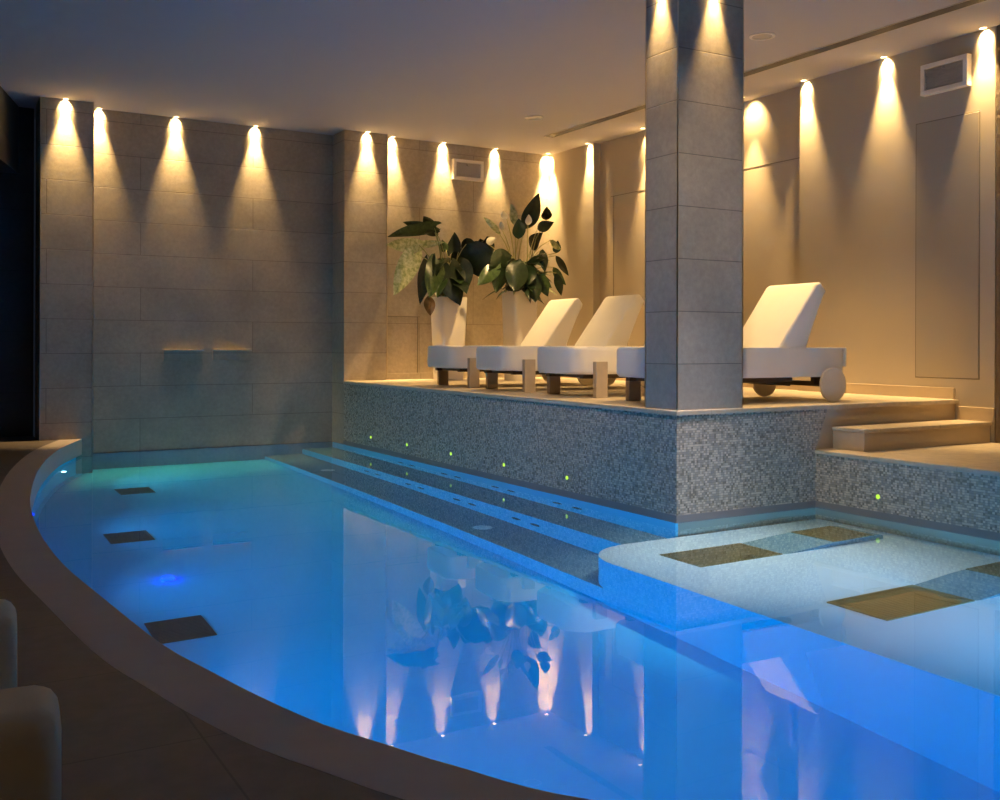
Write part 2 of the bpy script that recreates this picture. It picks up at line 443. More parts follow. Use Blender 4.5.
# ------------------------------------------------------------------ pool basin
bm = bmesh.new()
f = bm.faces.new([bm.verts.new((x, y, ZF)) for x, y in pool_outline]); bmesh.ops.triangulate(bm, faces=[f])
struct('pool_floor', bm, M['pool_depth_tint'])
bm = bmesh.new()
ow = [(p.x, p.y) for p in offset_curve(inner, 0.15)]
iw = [(1.47, 10.5)] + PO; ow = [(1.37, 10.55)] + ow
for k in range(len(iw) - 1):
    a, b, c, d_ = iw[k], iw[k + 1], ow[k + 1], ow[k]
    vs = [[bm.verts.new((*p, z)) for p in (a, b, c, d_)] for z in (ZF, 0.025)]
    bm.faces.new((vs[0][0], vs[0][1], vs[1][1], vs[1][0])); bm.faces.new((vs[0][2], vs[0][3], vs[1][3], vs[1][2])); bm.faces.new(vs[1])
bmesh.ops.remove_doubles(bm, verts=bm.verts[:], dist=1e-5)
struct('pool_shell', bm, M['pool_depth_tint'], smooth=True, angle=40)
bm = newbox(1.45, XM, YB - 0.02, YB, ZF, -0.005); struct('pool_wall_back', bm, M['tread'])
bm = newbox(XM - 0.002, XM + 0.02, YE + 0.01, YB - 0.02, ZF, -0.01); struct('pool_wall_side', bm, M['pool_depth_tint'])
# two bench steps along the mosaic wall
BX1, BZ1, BX2, BZ2 = 3.72, -0.52, 3.30, -0.95
bm = newbox(BX1, XM - 0.002, 4.5, YB - 0.02, ZF, BZ1 - 0.012); struct('pool_bench', bm, M['pool_depth_tint'])
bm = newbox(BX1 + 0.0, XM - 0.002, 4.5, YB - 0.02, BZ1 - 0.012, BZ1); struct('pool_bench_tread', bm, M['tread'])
bm = newbox(BX2, BX1, 4.5, YB - 0.02, ZF, BZ2 - 0.012); struct('pool_footrest', bm, M['pool_depth_tint'])
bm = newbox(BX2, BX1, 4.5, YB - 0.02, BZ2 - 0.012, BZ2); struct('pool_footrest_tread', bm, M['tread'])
# shallow lounging shelf with a rounded corner
SZ, SX, SY, SR = -0.40, 3.29, 4.77, 0.36
cor = [(SX + SR - SR * math.cos(t), SY - SR + SR * math.sin(t)) for t in [PI / 2 * i / 12 for i in range(13)]]
bm = bmesh.new(); prism(bm, [(SX, 0.95)] + cor + [(XL, SY), (XL, 0.95)], ZF, SZ, 0.012, 2)
sh = struct('pool_shelf', bm, [M['pool_depth_tint'], M['pool']], smooth=True, angle=40)
for p_ in sh.data.polygons:
    if p_.normal.z > 0.5: p_.material_index = 1
# water
bm = bmesh.new()
f = bm.faces.new([bm.verts.new((x, y, 0.0)) for x, y in pool_outline])
if f.normal.z < 0: f.normal_flip()
me = bpy.data.meshes.new('pool_water'); bm.normal_update(); bm.to_mesh(me); bm.free(); me.materials.append(M['water'])
w = link(bpy.data.objects.new('pool_water', me))
if me.polygons[0].normal.z < 0: me.flip_normals()
for p_ in me.polygons: p_.use_smooth = True
w['kind'] = 'stuff'; tag(w, 'still blue pool water reflecting the lamps and plants', 'water')

# ------------------------------------------------------------------ column
cl = thing('column', 'square stone-tiled column standing at the corner of the raised deck', 'column', (4.34, 4.94, ZD))
obj('shaft', newbox(-0.27, 0.27, -0.15, 0.16, 0, ZC - ZD), M['stone_col'], cl)
bm = newbox(-0.273, -0.266, -0.153, -0.146, 0, ZC - ZD); obj('corner_trim', bm, M['trim_metal'], cl)
bm = newbox(0.266, 0.273, -0.153, -0.146, 0, ZC - ZD); obj('corner_trim', bm, M['trim_metal'], cl)
bm = newbox(-0.273, -0.266, 0.156, 0.163, 0, ZC - ZD); obj('corner_trim', bm, M['trim_metal'], cl)

# ------------------------------------------------------------------ recessed ceiling spots
def lamp_spot(parent, loc, aim, energy, size, blend, col=WARM, r=0.012):
    ld = bpy.data.lights.new('lamp', 'SPOT'); ld.energy = energy; ld.color = col
    ld.cycles.is_caustics_light = True; ld.spot_size = math.radians(size); ld.spot_blend = blend; ld.shadow_soft_size = r
    o = link(bpy.data.objects.new('lamp', ld)); o.parent = parent; o.location = loc
    o.rotation_euler = Vector(aim).to_track_quat('-Z', 'Y').to_euler()
    return o

bmr = bmesh.new(); lathe(bmr, [(0.024, 0.0), (0.033, 0.0), (0.034, -0.002), (0.032, -0.004), (0.024, -0.004), (0.024, 0.0)], 24)
ring_me = obj('ring', bmr, M['metal'], None, True, 40); RING = ring_me.data; bpy.data.objects.remove(ring_me)
bml = bmesh.new(); lathe(bml, [(0, -0.0005), (0.024, -0.0005), (0.024, -0.002), (0, -0.0025)], 24)
lens_me = obj('lens', bml, M['lens'], None, True, 40); LENS = lens_me.data; bpy.data.objects.remove(lens_me)

def downlight(x, y, nrm, label, e=1.0, tilt=1.0, wide=90, beam=42):
    t = thing('recessed_spotlight', label, 'light', (x, y, ZC - 0.0005), 0, 'recessed ceiling spotlights')
    for nm, me in (('ring', RING), ('lens', LENS)):
        o = link(bpy.data.objects.new(nm, me)); o.parent = t
    lamp_spot(t, (0, 0, -0.010), (nrm[0] * tilt, nrm[1] * tilt, -1), SPOT_E * e * 0.27, wide, 0.9)
    lamp_spot(t, (0, 0, -0.010), (nrm[0] * 0.06, nrm[1] * 0.06, -1), SPOT_E * e * 2.1, beam, 1.0)
    return t
SPOT_E = 160; DECK_E = 270
off = 0.04
downlight(1.283, 10.38 - off, (0, 1), 'glowing ceiling spotlight above the far left stone pilaster')
downlight(1.62, YB - off, (0, 1), 'glowing ceiling spotlight just right of the left pilaster')
downlight(2.361, YB - off, (0, 1), 'glowing ceiling spotlight, middle of the pool back wall')
downlight(3.188, YB - off, (0, 1), 'glowing ceiling spotlight, rightmost over the pool back wall')
downlight(4.328, 10.28 - off, (0, 1), 'glowing ceiling spotlight above the pilaster where the mosaic wall ends')
downlight(4.67, YDB - off, (0, 1), 'glowing ceiling spotlight over the paler plant, beside the pilaster')
downlight(5.313, YDB - off, (0, 1), 'glowing ceiling spotlight just left of the back wall air vent')
downlight(6.004, YDB - off, (0, 1), 'glowing ceiling spotlight just right of the back wall air vent')
downlight(6.70, YDB - 0.1, (0.5, 1), 'glowing ceiling spotlight in the corner behind the tall-leaved plant', 1.5)
downlight(XR - off, 9.53, (1, 0), 'glowing ceiling spotlight at the edge of the wall right of the corner')
downlight(XREC - 0.10, 8.55, (1, 0), 'glowing ceiling spotlight over the recessed wall left of the column', 1.2)
downlight(XREC - 0.16, 7.0, (1, 0), 'glowing ceiling spotlight over the recessed wall right of the column', 0.7)
downlight(XR - off, 6.27, (1, 0), 'glowing ceiling spotlight over the lounger right of the column')
downlight(XR - off, 5.43, (1, 0), 'glowing ceiling spotlight just left of the right wall air vent')
downlight(XR - off, 4.565, (1, 0), 'glowing ceiling spotlight at the far right beside the stone edge')
downlight(XM - off, 4.95, (1, 0), 'ceiling spotlight over the pool-facing side of the column', 0.4)
downlight(4.36, YE - off, (0, 1), 'ceiling spotlight over the step-facing side of the column', 0.4)

downlight(-1.60, 3.0, (-1, 0), 'added fill spotlight along the dark left wall, nearer the camera', 0.35)  # this and the next: unseen lamps added to brighten the left deck and chairs
downlight(-1.60, 6.0, (-1, 0), 'added fill spotlight along the dark left wall, farther along', 0.35)
for x, y, e_, lab in ((4.05, 4.15, 1.5, 'ceiling spotlight over the shallow shelf beside the column'), (4.4, 2.7, 0.6, 'ceiling spotlight over the near end of the shallow shelf')):
    t = downlight(x, y, (0, 0), lab, e_, wide=38, beam=38)
    for c_ in t.children:
        if c_.type == 'LIGHT': c_.data.color = (1.0, 0.88, 0.95)
downlight(-0.3, 0.2, (0, 0.3), 'added fill spotlight over the low chairs by the coping', 0.22)  # unseen lamp added to lift the chairs out of the dark
for x, y, tx, ty, lab in ((2.2, 4.3, 4.07, 7.4, 'added fill spotlight over the pool aimed at the long mosaic wall'), (2.9, 3.2, 4.9, 5.2, 'added fill spotlight over the pool aimed at the deck corner')):  # unseen lamps added as warm fill on the mosaic and lounger fronts
    t = thing('recessed_spotlight', lab, 'light', (x, y, ZC - 0.0005), 0, 'recessed ceiling spotlights')
    for nm, me in (('ring', RING), ('lens', LENS)):
        o = link(bpy.data.objects.new(nm, me)); o.parent = t
    fl = lamp_spot(t, (0, 0, -0.012), (tx - x, ty - y, 0.75 - ZC), 170, 62, 1.0, (1.0, 0.76, 0.52), 0.03)
    fl.data.cycles.is_caustics_light = False
# slot diffuser and round ceiling plates
sd = thing('slot_diffuser', 'long dark slot diffuser running along the ceiling by right wall', 'air vent', (6.17, 6.7, ZC))
obj('slot', newbox(-0.05, 0.05, -2.62, 2.76, -0.004, -0.0005), M['slot'], sd)
bm = bmesh.new()
box(bm, -0.058, -0.05, -2.63, 2.77, -0.005, -0.0005); box(bm, 0.05, 0.058, -2.63, 2.77, -0.005, -0.0005)
obj('frame', bm, M['grille'], sd)
for x, y, lab in ((5.51, 8.72, 'round ceiling plate with added lamp above the plants near the slot diffuser end'), (5.515, 5.53, 'round ceiling plate with added lamp right of the column top')):
    t = thing('ceiling_plate_lamp', lab, 'light', (x, y, ZC - 0.0005), 0, 'round ceiling plates with added lamps')
    bm = bmesh.new(); lathe(bm, [(0.075, 0), (0.095, 0), (0.095, -0.006), (0.085, -0.010), (0.075, -0.008), (0.075, 0)], 32); obj('rim', bm, M['white_plastic'], t, True, 40)
    bm = bmesh.new(); lathe(bm, [(0, -0.001), (0.075, -0.001), (0.075, -0.004), (0, -0.003)], 32); obj('cover', bm, M['grille'], t, True, 40)
    lamp_spot(t, (0, 0, -0.015), (-0.12, 0, -1), DECK_E, 95, 1.0, r=0.03)  # lamp added under each plain plate to light the loungers and deck
# wall air vents
def vent(loc, rz, label):
    t = thing('air_vent', label, 'air vent', loc, rz, 'wall air vents')
    W, Hh, D = 0.40, 0.235, 0.055      # local: x along the wall, -y into the room
    bm = bmesh.new()
    for a in ((-W / 2, W / 2, Hh / 2 - 0.035, Hh / 2), (-W / 2, W / 2, -Hh / 2, -Hh / 2 + 0.035)): box(bm, a[0], a[1], -D, 0, a[2], a[3], 0.003)
    for a in ((-W / 2, -W / 2 + 0.038), (W / 2 - 0.038, W / 2)): box(bm, a[0], a[1], -D, 0, -Hh / 2 + 0.035, Hh / 2 - 0.035, 0.003)
    obj('frame', bm, M['white_plastic'], t)
    bm = bmesh.new(); box(bm, -W / 2 + 0.038, W / 2 - 0.038, -0.03, 0, -Hh / 2 + 0.035, Hh / 2 - 0.035)
    for k in range(7):
        z = -Hh / 2 + 0.05 + k * 0.0222
        box(bm, -W / 2 + 0.04, W / 2 - 0.04, -0.04, -0.03, z, z + 0.010)
    obj('grille', bm, M['grille'], t)
    bm = bmesh.new(); lathe(bm, [(0, 0.012), (0.008, 0.010), (0.012, 0), (0.012, -0.012), (0, -0.012)], 16, Matrix.Translation((-0.01, -0.045, Hh / 2 - 0.055)) @ Matrix.Rotation(PI / 2, 4, 'X'))
    obj('knob', bm, M['metal'], t, True, 40)
    return t
vent((5.628, YDB, 3.118), 0, 'white framed wall air vent high on the back wall above the plants')
vent((XR, 4.88, 3.135), -PI / 2, 'white framed wall air vent on right wall above the flush door')

# waterfall spouts on the pool back wall
for x, lab in ((2.445, 'left of two thin horizontal steel water spouts on the pool back wall'), (2.947, 'right of two thin horizontal steel water spouts on the pool back wall')):
    t = thing('water_spout', lab, 'water spout', (x, YB, 1.0), 0, 'water spouts')
    obj('blade', newbox(-0.20, 0.20, -0.06, 0.01, 0.012, 0.022, 0.002), M['metal'], t)
    obj('mouth', newbox(-0.20, 0.20, -0.02, 0.01, -0.09, 0.012, 0.002), M['stone'], t)

# green marker lights on mosaic
bm = bmesh.new(); lathe(bm, [(0, 0.008), (0.009, 0.007), (0.014, 0.004), (0.015, 0), (0, 0)], 16)
mk = obj('marker_light', bm, M['marker'], None, True, 50); MK = mk.data; bpy.data.objects.remove(mk)
ordn = ['first', 'second', 'third', 'fourth', 'fifth']
for i, y in enumerate((5.985, 6.871, 7.776, 8.673, 9.534)):
    o = link(bpy.data.objects.new('marker_light', MK)); o.location = (XM, y, 0.138); o.rotation_euler = (0, -PI / 2, 0)
    tag(o, 'small green marker light on the long mosaic wall, %s from the column' % ordn[i], 'light', 'green marker lights')
o = link(bpy.data.objects.new('marker_light', MK)); o.location = (XL, 4.282, 0.138); o.rotation_euler = (0, -PI / 2, 0)
tag(o, 'small green marker light on the low mosaic wall below the step', 'light', 'green marker lights')

# massage jets in the underwater risers
bm = bmesh.new(); lathe(bm, [(0, 0.006), (0.016, 0.004), (0.020, 0.010), (0.030, 0.008), (0.032, 0), (0, 0)], 18)
jt = obj('pool_jet', bm, M['grate_dark'], None, True, 40); JT = jt.data; bpy.data.objects.remove(jt)
for i, y in enumerate((5.98, 6.88, 7.77, 8.68)):
    for s, side in ((-1, 'near'), (1, 'far')):
        for x, z, row in ((XM - 0.002, -0.34, 'upper'), (BX1, -0.75, 'lower')):
            o = link(bpy.data.objects.new('pool_jet', JT)); o.location = (x, y + s * 0.125, z); o.rotation_euler = (0, -PI / 2, 0); o.scale = (0.9, 1.9, 1)
            tag(o, 'dark water jet, %s bench riser, %s of the %s pair from column' % (row, side, ordn[i]), 'water jet', 'water jets in the bench risers')

# grates on the pool floor
def grate_mesh(wx, wy, thick=0.012, mat=None, nb=14):
    bm = bmesh.new()
    box(bm, -wx / 2, wx / 2, -wy / 2, wy / 2, 0, thick * 0.5)
    fw = 0.018
    box(bm, -wx / 2, wx / 2, -wy / 2, -wy / 2 + fw, thick * 0.5, thick); box(bm, -wx / 2, wx / 2, wy / 2 - fw, wy / 2, thick * 0.5, thick)
    box(bm, -wx / 2, -wx / 2 + fw, -wy / 2 + fw, wy / 2 - fw, thick * 0.5, thick); box(bm, wx / 2 - fw, wx / 2, -wy / 2 + fw, wy / 2 - fw, thick * 0.5, thick)
    for k in range(nb):
        y = -wy / 2 + fw + (wy - 2 * fw) * (k + 0.5) / nb
        box(bm, -wx / 2 + fw, wx / 2 - fw, y - 0.004, y + 0.004, thick * 0.5, thick * 0.9)
    return bm
g0 = obj('floor_grate', grate_mesh(0.285, 0.32), M['grate_dark']); GM = g0.data; bpy.data.objects.remove(g0)
for x, y, lab in ((1.69, 9.11, 'dark square grate on the pool floor, farthest along the curved edge'),
                  (1.308, 7.26, 'dark square grate on the pool floor, middle one along the curved edge'),
                  (1.18, 5.18, 'dark square grate on the pool floor, nearest one by the curved edge')):
    o = link(bpy.data.objects.new('floor_grate', GM)); o.location = (x, y, ZF); tag(o, lab, 'grate', 'pool floor grates')
# round plates set in the footrest tread
for x, y, lab in ((3.47, 6.15, 'pale round plate in the lower underwater tread, nearer the column'), (3.5, 9.25, 'pale round plate in the lower underwater tread, far end')):
    bm = bmesh.new(); lathe(bm, [(0, 0.008), (0.05, 0.008), (0.065, 0.005), (0.07, 0), (0, 0)], 24)
    o = obj('tread_plate', bm, M['white_plastic'], None, True, 40); o.location = (x, y, BZ2); tag(o, lab, 'plate', 'round tread plates')

# contoured massage beds on the shelf
def bed(loc, label):
    t = thing('massage_bed', label, 'massage bed', loc, 0, 'underwater massage beds')
    W = 0.34
    prof = [(0.63, 0.0), (0.76, 0.03), (0.92, 0.085), (1.03, 0.112), (1.40, 0.135), (1.46, 0.11), (1.46, 0.0)]
    bm = bmesh.new(); prism_y(bm, prof, -W / 2 - 0.005, W / 2 + 0.005, 0.006); obj('base', bm, M['tread'], t)
    o = obj('seat_grate', grate_mesh(0.61, W, 0.016, nb=16), M['grate'], t); o.location = (0.315, 0, 0.0)
    o = obj('head_grate', grate_mesh(0.35, W, 0.016, nb=16), M['grate'], t); o.location = (1.215, 0, 0.1235); o.rotation_euler = (0, -math.atan2(0.023, 0.37), 0)
    return t
bed((3.64, 4.27, SZ), 'bronze grated massage bed under shallow water, closest to the column')
bed((3.68, 3.11, SZ), 'bronze grated massage bed under shallow water at right edge of photo')

# ------------------------------------------------------------------ pool lights
def pool_lamp(loc, nrm, col, e, label, lensmat, spread=125, size=0.14, dome=False):
    q = Vector(nrm).to_track_quat('Z', 'Y')
    t = thing('pool_lamp', label, 'light', loc, 0, 'underwater pool lamps')
    t.rotation_euler = q.to_euler()
    bm = bmesh.new(); lathe(bm, [(0.032, 0), (0.045, 0), (0.045, 0.006), (0.040, 0.010), (0.032, 0.008), (0.032, 0)], 24); obj('ring', bm, M['metal'], t, True, 40)
    bm = bmesh.new(); lathe(bm, [(0, 0.001), (0.04, 0.001), (0.042, 0.03), (0.03, 0.06), (0, 0.075)] if dome else [(0, 0.001), (0.036, 0.001), (0.036, 0.02), (0.026, 0.038), (0, 0.045)], 24); obj('lens', bm, lensmat, t, True, 40)
    if dome: return t
    ld = bpy.data.lights.new('lamp', 'AREA'); ld.shape = 'DISK'; ld.size = size; ld.energy = e; ld.color = col; ld.spread = math.radians(spread)
    o = link(bpy.data.objects.new('lamp', ld)); o.parent = t; o.location = (0, 0, 0.05); o.rotation_euler = (PI, 0, 0)
    return t
def on_wall(y, z):
    k = min(range(3, len(wallc) - 3), key=lambda i: abs(wallc[i].y - y) + (10 if wallc[i].x > 2.0 else 0))
    tan = (wallc[k + 1] - wallc[k - 1]).normalized()
    n = Vector((-tan.y, tan.x, 0))
    if n.x < 0: n = -n
    return (wallc[k].x, wallc[k].y, z), n
BLUE = (0.0, 0.39, 1.0); CYAN = (0.62, 0.82, 1.0)
PE = 7.2
p, n_ = on_wall(9.85, -0.52)
pool_lamp(p, n_, CYAN, PE * 0.9, 'bright white underwater lamp below the far end of the coping', M['pool_lens'])
for y, lab in ((7.7, 'blue underwater lamp on the curved wall, second from the far end'), (5.9, 'blue underwater lamp on the curved wall, third from the far end'),
               (4.2, 'blue underwater lamp on the curved wall, fourth from the far end'), (2.9, 'blue underwater lamp on the curved wall, fifth from the far end')):
    p, n_ = on_wall(y, -0.5)
    pool_lamp(p, n_, BLUE, PE, lab, M['pool_lens_blue'])
pool_lamp((2.2, 1.02, -0.5), (0.2, 1, 0), BLUE, PE, 'blue underwater lamp on the near curved wall below the camera', M['pool_lens_blue'])
pool_lamp((4.4, 0.97, -0.2), (0, 1, 0), BLUE, PE * 3.5, 'blue underwater lamp at the near end of the shallow shelf', M['pool_lens_blue'])
pool_lamp((1.312, 6.06, ZF), (0, 0, 1), (0.0, 0.08, 1.0), PE * 0.25, 'deep blue glowing lamp set in the pool floor', M['pool_lens_blue'], dome=True)

# ------------------------------------------------------------------ loungers
def make_lounger(label):
    t = thing('sun_lounger', label, 'sun lounger', (0, 0, 0), 0, 'sun loungers on the raised deck')
    W = 0.33
    bm = bmesh.new()
    pl = []
    for cx, cy, a0 in ((0.11, W - 0.11, PI), (1.54, W - 0.03, PI / 2), (1.54, -W + 0.03, 0), (0.11, -W + 0.11, -PI / 2)):
        r = 0.11 if cx < 1 else 0.03
        for k in range(6):
            a = a0 - PI / 2 * k / 5
            pl.append((cx + r * math.cos(a), cy + r * math.sin(a)))
    lo = [bm.verts.new((x, y, 0.178)) for x, y in pl]; hi = [bm.verts.new((x, y, 0.385)) for x, y in pl]
    f0 = bm.faces.new(lo); f1 = bm.faces.new(hi[::-1])
    for i in range(len(pl)): bm.faces.new((lo[i], hi[i], hi[(i + 1) % len(pl)], lo[(i + 1) % len(pl)]))
    bmesh.ops.bevel(bm, geom=list(f1.edges) + list(f0.edges), offset=0.028, segments=3, profile=0.5, affect='EDGES')
    bmesh.ops.triangulate(bm, faces=[f for f in bm.faces if len(f.verts) > 4])
    obj('mattress', bm, M['fabric'], t, True, 50)
    # fitted cover skirt at the head end hanging over the frame
    bm = bmesh.new()
    prism_y(bm, [(1.05, 0.386), (1.585, 0.386), (1.585, 0.25), (1.575, 0.25), (1.575, 0.377), (1.05, 0.377)], -W - 0.004, W + 0.004, 0.002)
    obj('cover_flap', bm, M['fabric'], t)
    bm = bmesh.new()
    prism_y(bm, [(0.975, 0.375), (1.325, 0.845), (1.37, 0.86), (1.425, 0.79), (1.26, 0.53), (1.24, 0.375)], -0.305, 0.225, 0.022, 3)
    obj('backrest', bm, M['fabric'], t, True, 35)
    bm = bmesh.new()
    box(bm, 0.10, 1.12, -0.29, -0.235, 0.145, 0.175, 0.006); box(bm, 0.10, 1.12, 0.235, 0.29, 0.145, 0.175, 0.006)
    for x in (0.15, 0.75, 1.06): box(bm, x, x + 0.05, -0.235, 0.235, 0.148, 0.172, 0.004)
    box(bm, 1.41, 1.45, -0.34, 0.34, 0.105, 0.14, 0.004); box(bm, 1.35, 1.51, -0.26, -0.22, 0.12, 0.175, 0.004); box(bm, 1.35, 1.51, 0.22, 0.26, 0.12, 0.175, 0.004)
    obj('frame', bm, M['dark_wood'], t)
    bm = bmesh.new(); prism_y(bm, [(0.80, 0.15), (1.18, 0.11), (1.18, 0.125), (0.80, 0.165)], -0.2, 0.2); obj('support_bar', bm, M['dark_wood'], t)
    for s in (-1, 1):
        bm = bmesh.new(); box(bm, 0.160, 0.262, min(s * 0.332, s * 0.382), max(s * 0.332, s * 0.382), 0, 0.275, 0.004); obj('leg', bm, M['wood'], t)
        bm = bmesh.new(); lathe(bm, [(0, 0.014), (0.100, 0.014), (0.118, 0.011), (0.121, 0), (0.118, -0.011), (0.100, -0.014), (0, -0.014)], 36,
                                Matrix.Translation((1.43, s * 0.358, 0.122)) @ Matrix.Rotation(PI / 2, 4, 'X'))
        obj('wheel', bm, M['wheel'], t, True, 40)
    return t
RZL = math.radians(-4)
L = make_lounger('cream sun lounger in front of the pots, farthest from the column')
L.location = (4.30, 8.50, ZD); L.rotation_euler = (0, 0, RZL)
dup(L, (4.32, 7.57, ZD), RZL, 'cream sun lounger in the middle of the row, second from the plants')
dup(L, (4.31, 6.54, ZD), RZL, 'cream sun lounger beside the column, its backrest hidden behind the column')
dup(L, (4.285, 5.46, ZD), RZL, 'cream sun lounger with wheels showing right of the column, nearest the steps')

# ------------------------------------------------------------------ low chairs at the near left
def make_chair(label):
    t = thing('lounge_chair', label, 'chair', (0, 0, 0), 0, 'beige low chairs by the coping')
    bm = newbox(-0.58, 0, -0.17, 0, 0.12, 0.405, 0.035, 4); obj('backrest', bm, M['chair_fabric'], t, True, 40)
    bm = newbox(-0.57, -0.01, 0.0, 0.36, 0.12, 0.27, 0.03, 4); obj('seat', bm, M['chair_fabric'], t, True, 40)
    for x in (-0.53, -0.07):
        for y in (-0.12, 0.28):
            obj('leg', newbox(x - 0.02, x + 0.02, y - 0.02, y + 0.02, 0, 0.125, 0.003), M['dark_wood'], t)
    return t
c = make_chair('beige low chair in the bottom left corner, closest to the camera')
c.location = (0.205, 1.72, ZK - 0.0005); c.rotation_euler = (0, 0, math.radians(-5))
dup(c, (0.196, 2.33, ZK - 0.0005), math.radians(-4), 'beige low chair at left edge, just beyond the bottom left one')

# ------------------------------------------------------------------ potted plants
def pot_mesh(h, rt, rb):
    bm = bmesh.new()
    def ringpts(r, z, n=40):
        out = []
        for i in range(n):
            a = 2 * PI * i / n; c_, s_ = math.cos(a), math.sin(a); e = 2 / 7
            out.append(bm.verts.new((r * math.copysign(abs(c_) ** e, c_), r * math.copysign(abs(s_) ** e, s_), z)))
        return out
    R = [ringpts(rb, 0), ringpts(rb + (rt - rb) * 0.5, h * 0.5), ringpts(rt, h - 0.01), ringpts(rt - 0.004, h), ringpts(rt - 0.018, h), ringpts(rt - 0.022, h - 0.06)]
    for a, b in zip(R, R[1:]):
        for i in range(len(a)): bm.faces.new((a[i], a[(i + 1) % len(a)], b[(i + 1) % len(a)], b[i]))
    bm.faces.new(R[0][::-1])
    return bm

def leaf(bm, P, Q, w, kind, mi, curl=0.15, side=None, n=12):
    """one leaf blade from its base P to its tip Q; side = direction across the blade"""
    P, Q = Vector(P), Vector(Q); ax = Q - P; Ln = ax.length; ax.normalize()
    if side is None: side = Vector((0.85, -0.5, 0.0))
    sd_ = (side - ax * side.dot(ax))
    if sd_.length < 0.2: sd_ = ax.orthogonal()
    sd_.normalize(); nr = ax.cross(sd_).normalized()
    rows = []
    for k in range(n + 1):
        t = (k / n) ** (1.35 if kind == 'heart' else 1.0); back = 0.0
        if kind == 'heart':
            u = min(1, t / 0.30)
            wd = (0.42 + 0.58 * math.sqrt(1 - (1 - u) ** 2)) if t < 0.30 else max(0, 1 - ((t - 0.30) / 0.70) ** 1.7) * 0.98 + 0.02
            back = -0.17 * Ln * (1 - t) ** 4
        elif kind == 'round': wd = (max(0, 1 - (2 * t - 1) ** 2)) ** 0.5 * (1.05 - 0.2 * t)
        else: wd = math.sin(PI * min(1, t ** 0.8)) ** 0.85 if 0 < t < 1 else 0.0
        wd = max(wd, 0.02) * w / 2
        bend = nr * (curl * Ln * t * (1 - t) * 2)
        c_ = P + ax * Ln * t + bend
        row = []
        for j in (-1, -0.55, 0, 0.55, 1):
            v = c_ + sd_ * wd * j + nr * (abs(j) * wd * 0.28) + ax * back * abs(j) ** 1.3
            v += nr * 0.04 * w * math.sin(7 * t + 3 * j)
            row.append(bm.verts.new(v))
        rows.append(row)
    for a, b in zip(rows, rows[1:]):
        for j in range(4):
            f = bm.faces.new((a[j], a[j + 1], b[j + 1], b[j])); f.material_index = mi; f.smooth = True

def plant(name, label, loc, h, rt, rb, blades, stems, Y0, extra):
    t = thing(name, label, 'plant', loc)
    ox = Vector(loc)
    obj('pot', pot_mesh(h, rt, rb), M['pot'], t, True, 45)
    bm = bmesh.new(); lathe(bm, [(0, h - 0.045), (rt * 0.6, h - 0.05), (rt * 0.97, h - 0.055), (0, h - 0.07)], 24); obj('soil', bm, M['soil'], t)
    bl = bmesh.new(); bs = bmesh.new()
    root = Vector((0, 0, h - 0.05))
    def at(x, y, dy):   # survey sheet of the plant: hundreds of a fifth of a pixel
        return spot_at(380 + 0.2 * x, 180 + 0.2 * y, Y0 + dy) - ox
    for (bx, by, tx, ty, wpx, kind, mi, dyb, dyt) in blades:
        P, Q = at(bx, by, dyb), at(tx, ty, dyt)
        w_ = wpx * 0.2 * 0.0107
        look = (P + ox - Vector((0, 0, CAMH))).normalized()
        sd_ = Matrix.Rotation(random.uniform(-0.65, 0.65), 3, (Q - P).normalized()) @ look.cross((Q - P).normalized())
        leaf(bl, P, Q, w_, kind, mi, random.uniform(-0.12, 0.25), sd_)
        r0 = root + Vector((random.uniform(-.07, .07), random.uniform(-.07, .07), 0))
        m = r0 * 0.45 + P * 0.55 + Vector((0, 0, 0.05 + 0.12 * (P - r0).length))
        q1 = r0 * 0.8 + m * 0.2 + Vector((0, 0, 0.05))
        cp = [r0, r0.lerp(m, 0.35) + Vector((0, 0, .03)), r0.lerp(m, 0.7) + Vector((0, 0, .02)), m, m.lerp(P, 0.5) + Vector((0, 0, .012)), P]
        tube(bs, cp, 0.008, 0.004, 5)
    extra(bl, bs, root)
    obj('stems', bs, M['stem_pale'] if stems else M['stem'], t, True)
    me = bpy.data.meshes.new('foliage'); bl.to_mesh(me); bl.free()
    for m in LEAVES: me.materials.append(m)
    o = link(bpy.data.objects.new('foliage', me)); o.parent = t
    return t

D, MID, PL, DRY, WH = 0, 1, 2, 3, 4
A = [(170, 370, 68, 580, 112, 'heart', PL, -.15, -.25), (195, 328, 28, 325, 75, 'heart', PL, -.1, -.2), (270, 240, 35, 285, 80, 'heart', MID, 0, -.05),
     (270, 255, 112, 212, 55, 'heart', MID, .05, .1), (262, 240, 215, 182, 60, 'heart', D, .1, .1), (240, 405, 200, 625, 95, 'heart', D, -.1, -.22),
     (290, 405, 245, 590, 115, 'heart', MID, -.15, -.28), (345, 425, 400, 628, 150, 'heart', D, -.18, -.3), (400, 420, 440, 540, 110, 'heart', D, -.12, -.2),
     (430, 320, 545, 480, 175, 'round', D, -.1, -.2), (445, 365, 432, 290, 80, 'round', D, .05, .05), (360, 365, 372, 262, 80, 'heart', D, .1, .12),
     (240, 580, 252, 680, 60, 'lance', DRY, -.22, -.25), (190, 322, 320, 312, 40, 'lance', PL, -.02, .0), (285, 270, 220, 265, 50, 'heart', D, .05, .0),
     (330, 350, 310, 300, 60, 'heart', MID, .15, .2), (520, 300, 545, 390, 90, 'heart', D, 0, -.1), (300, 430, 330, 520, 100, 'heart', D, .05, .0),
     (390, 360, 420, 440, 110, 'heart', D, 0, -.08)]
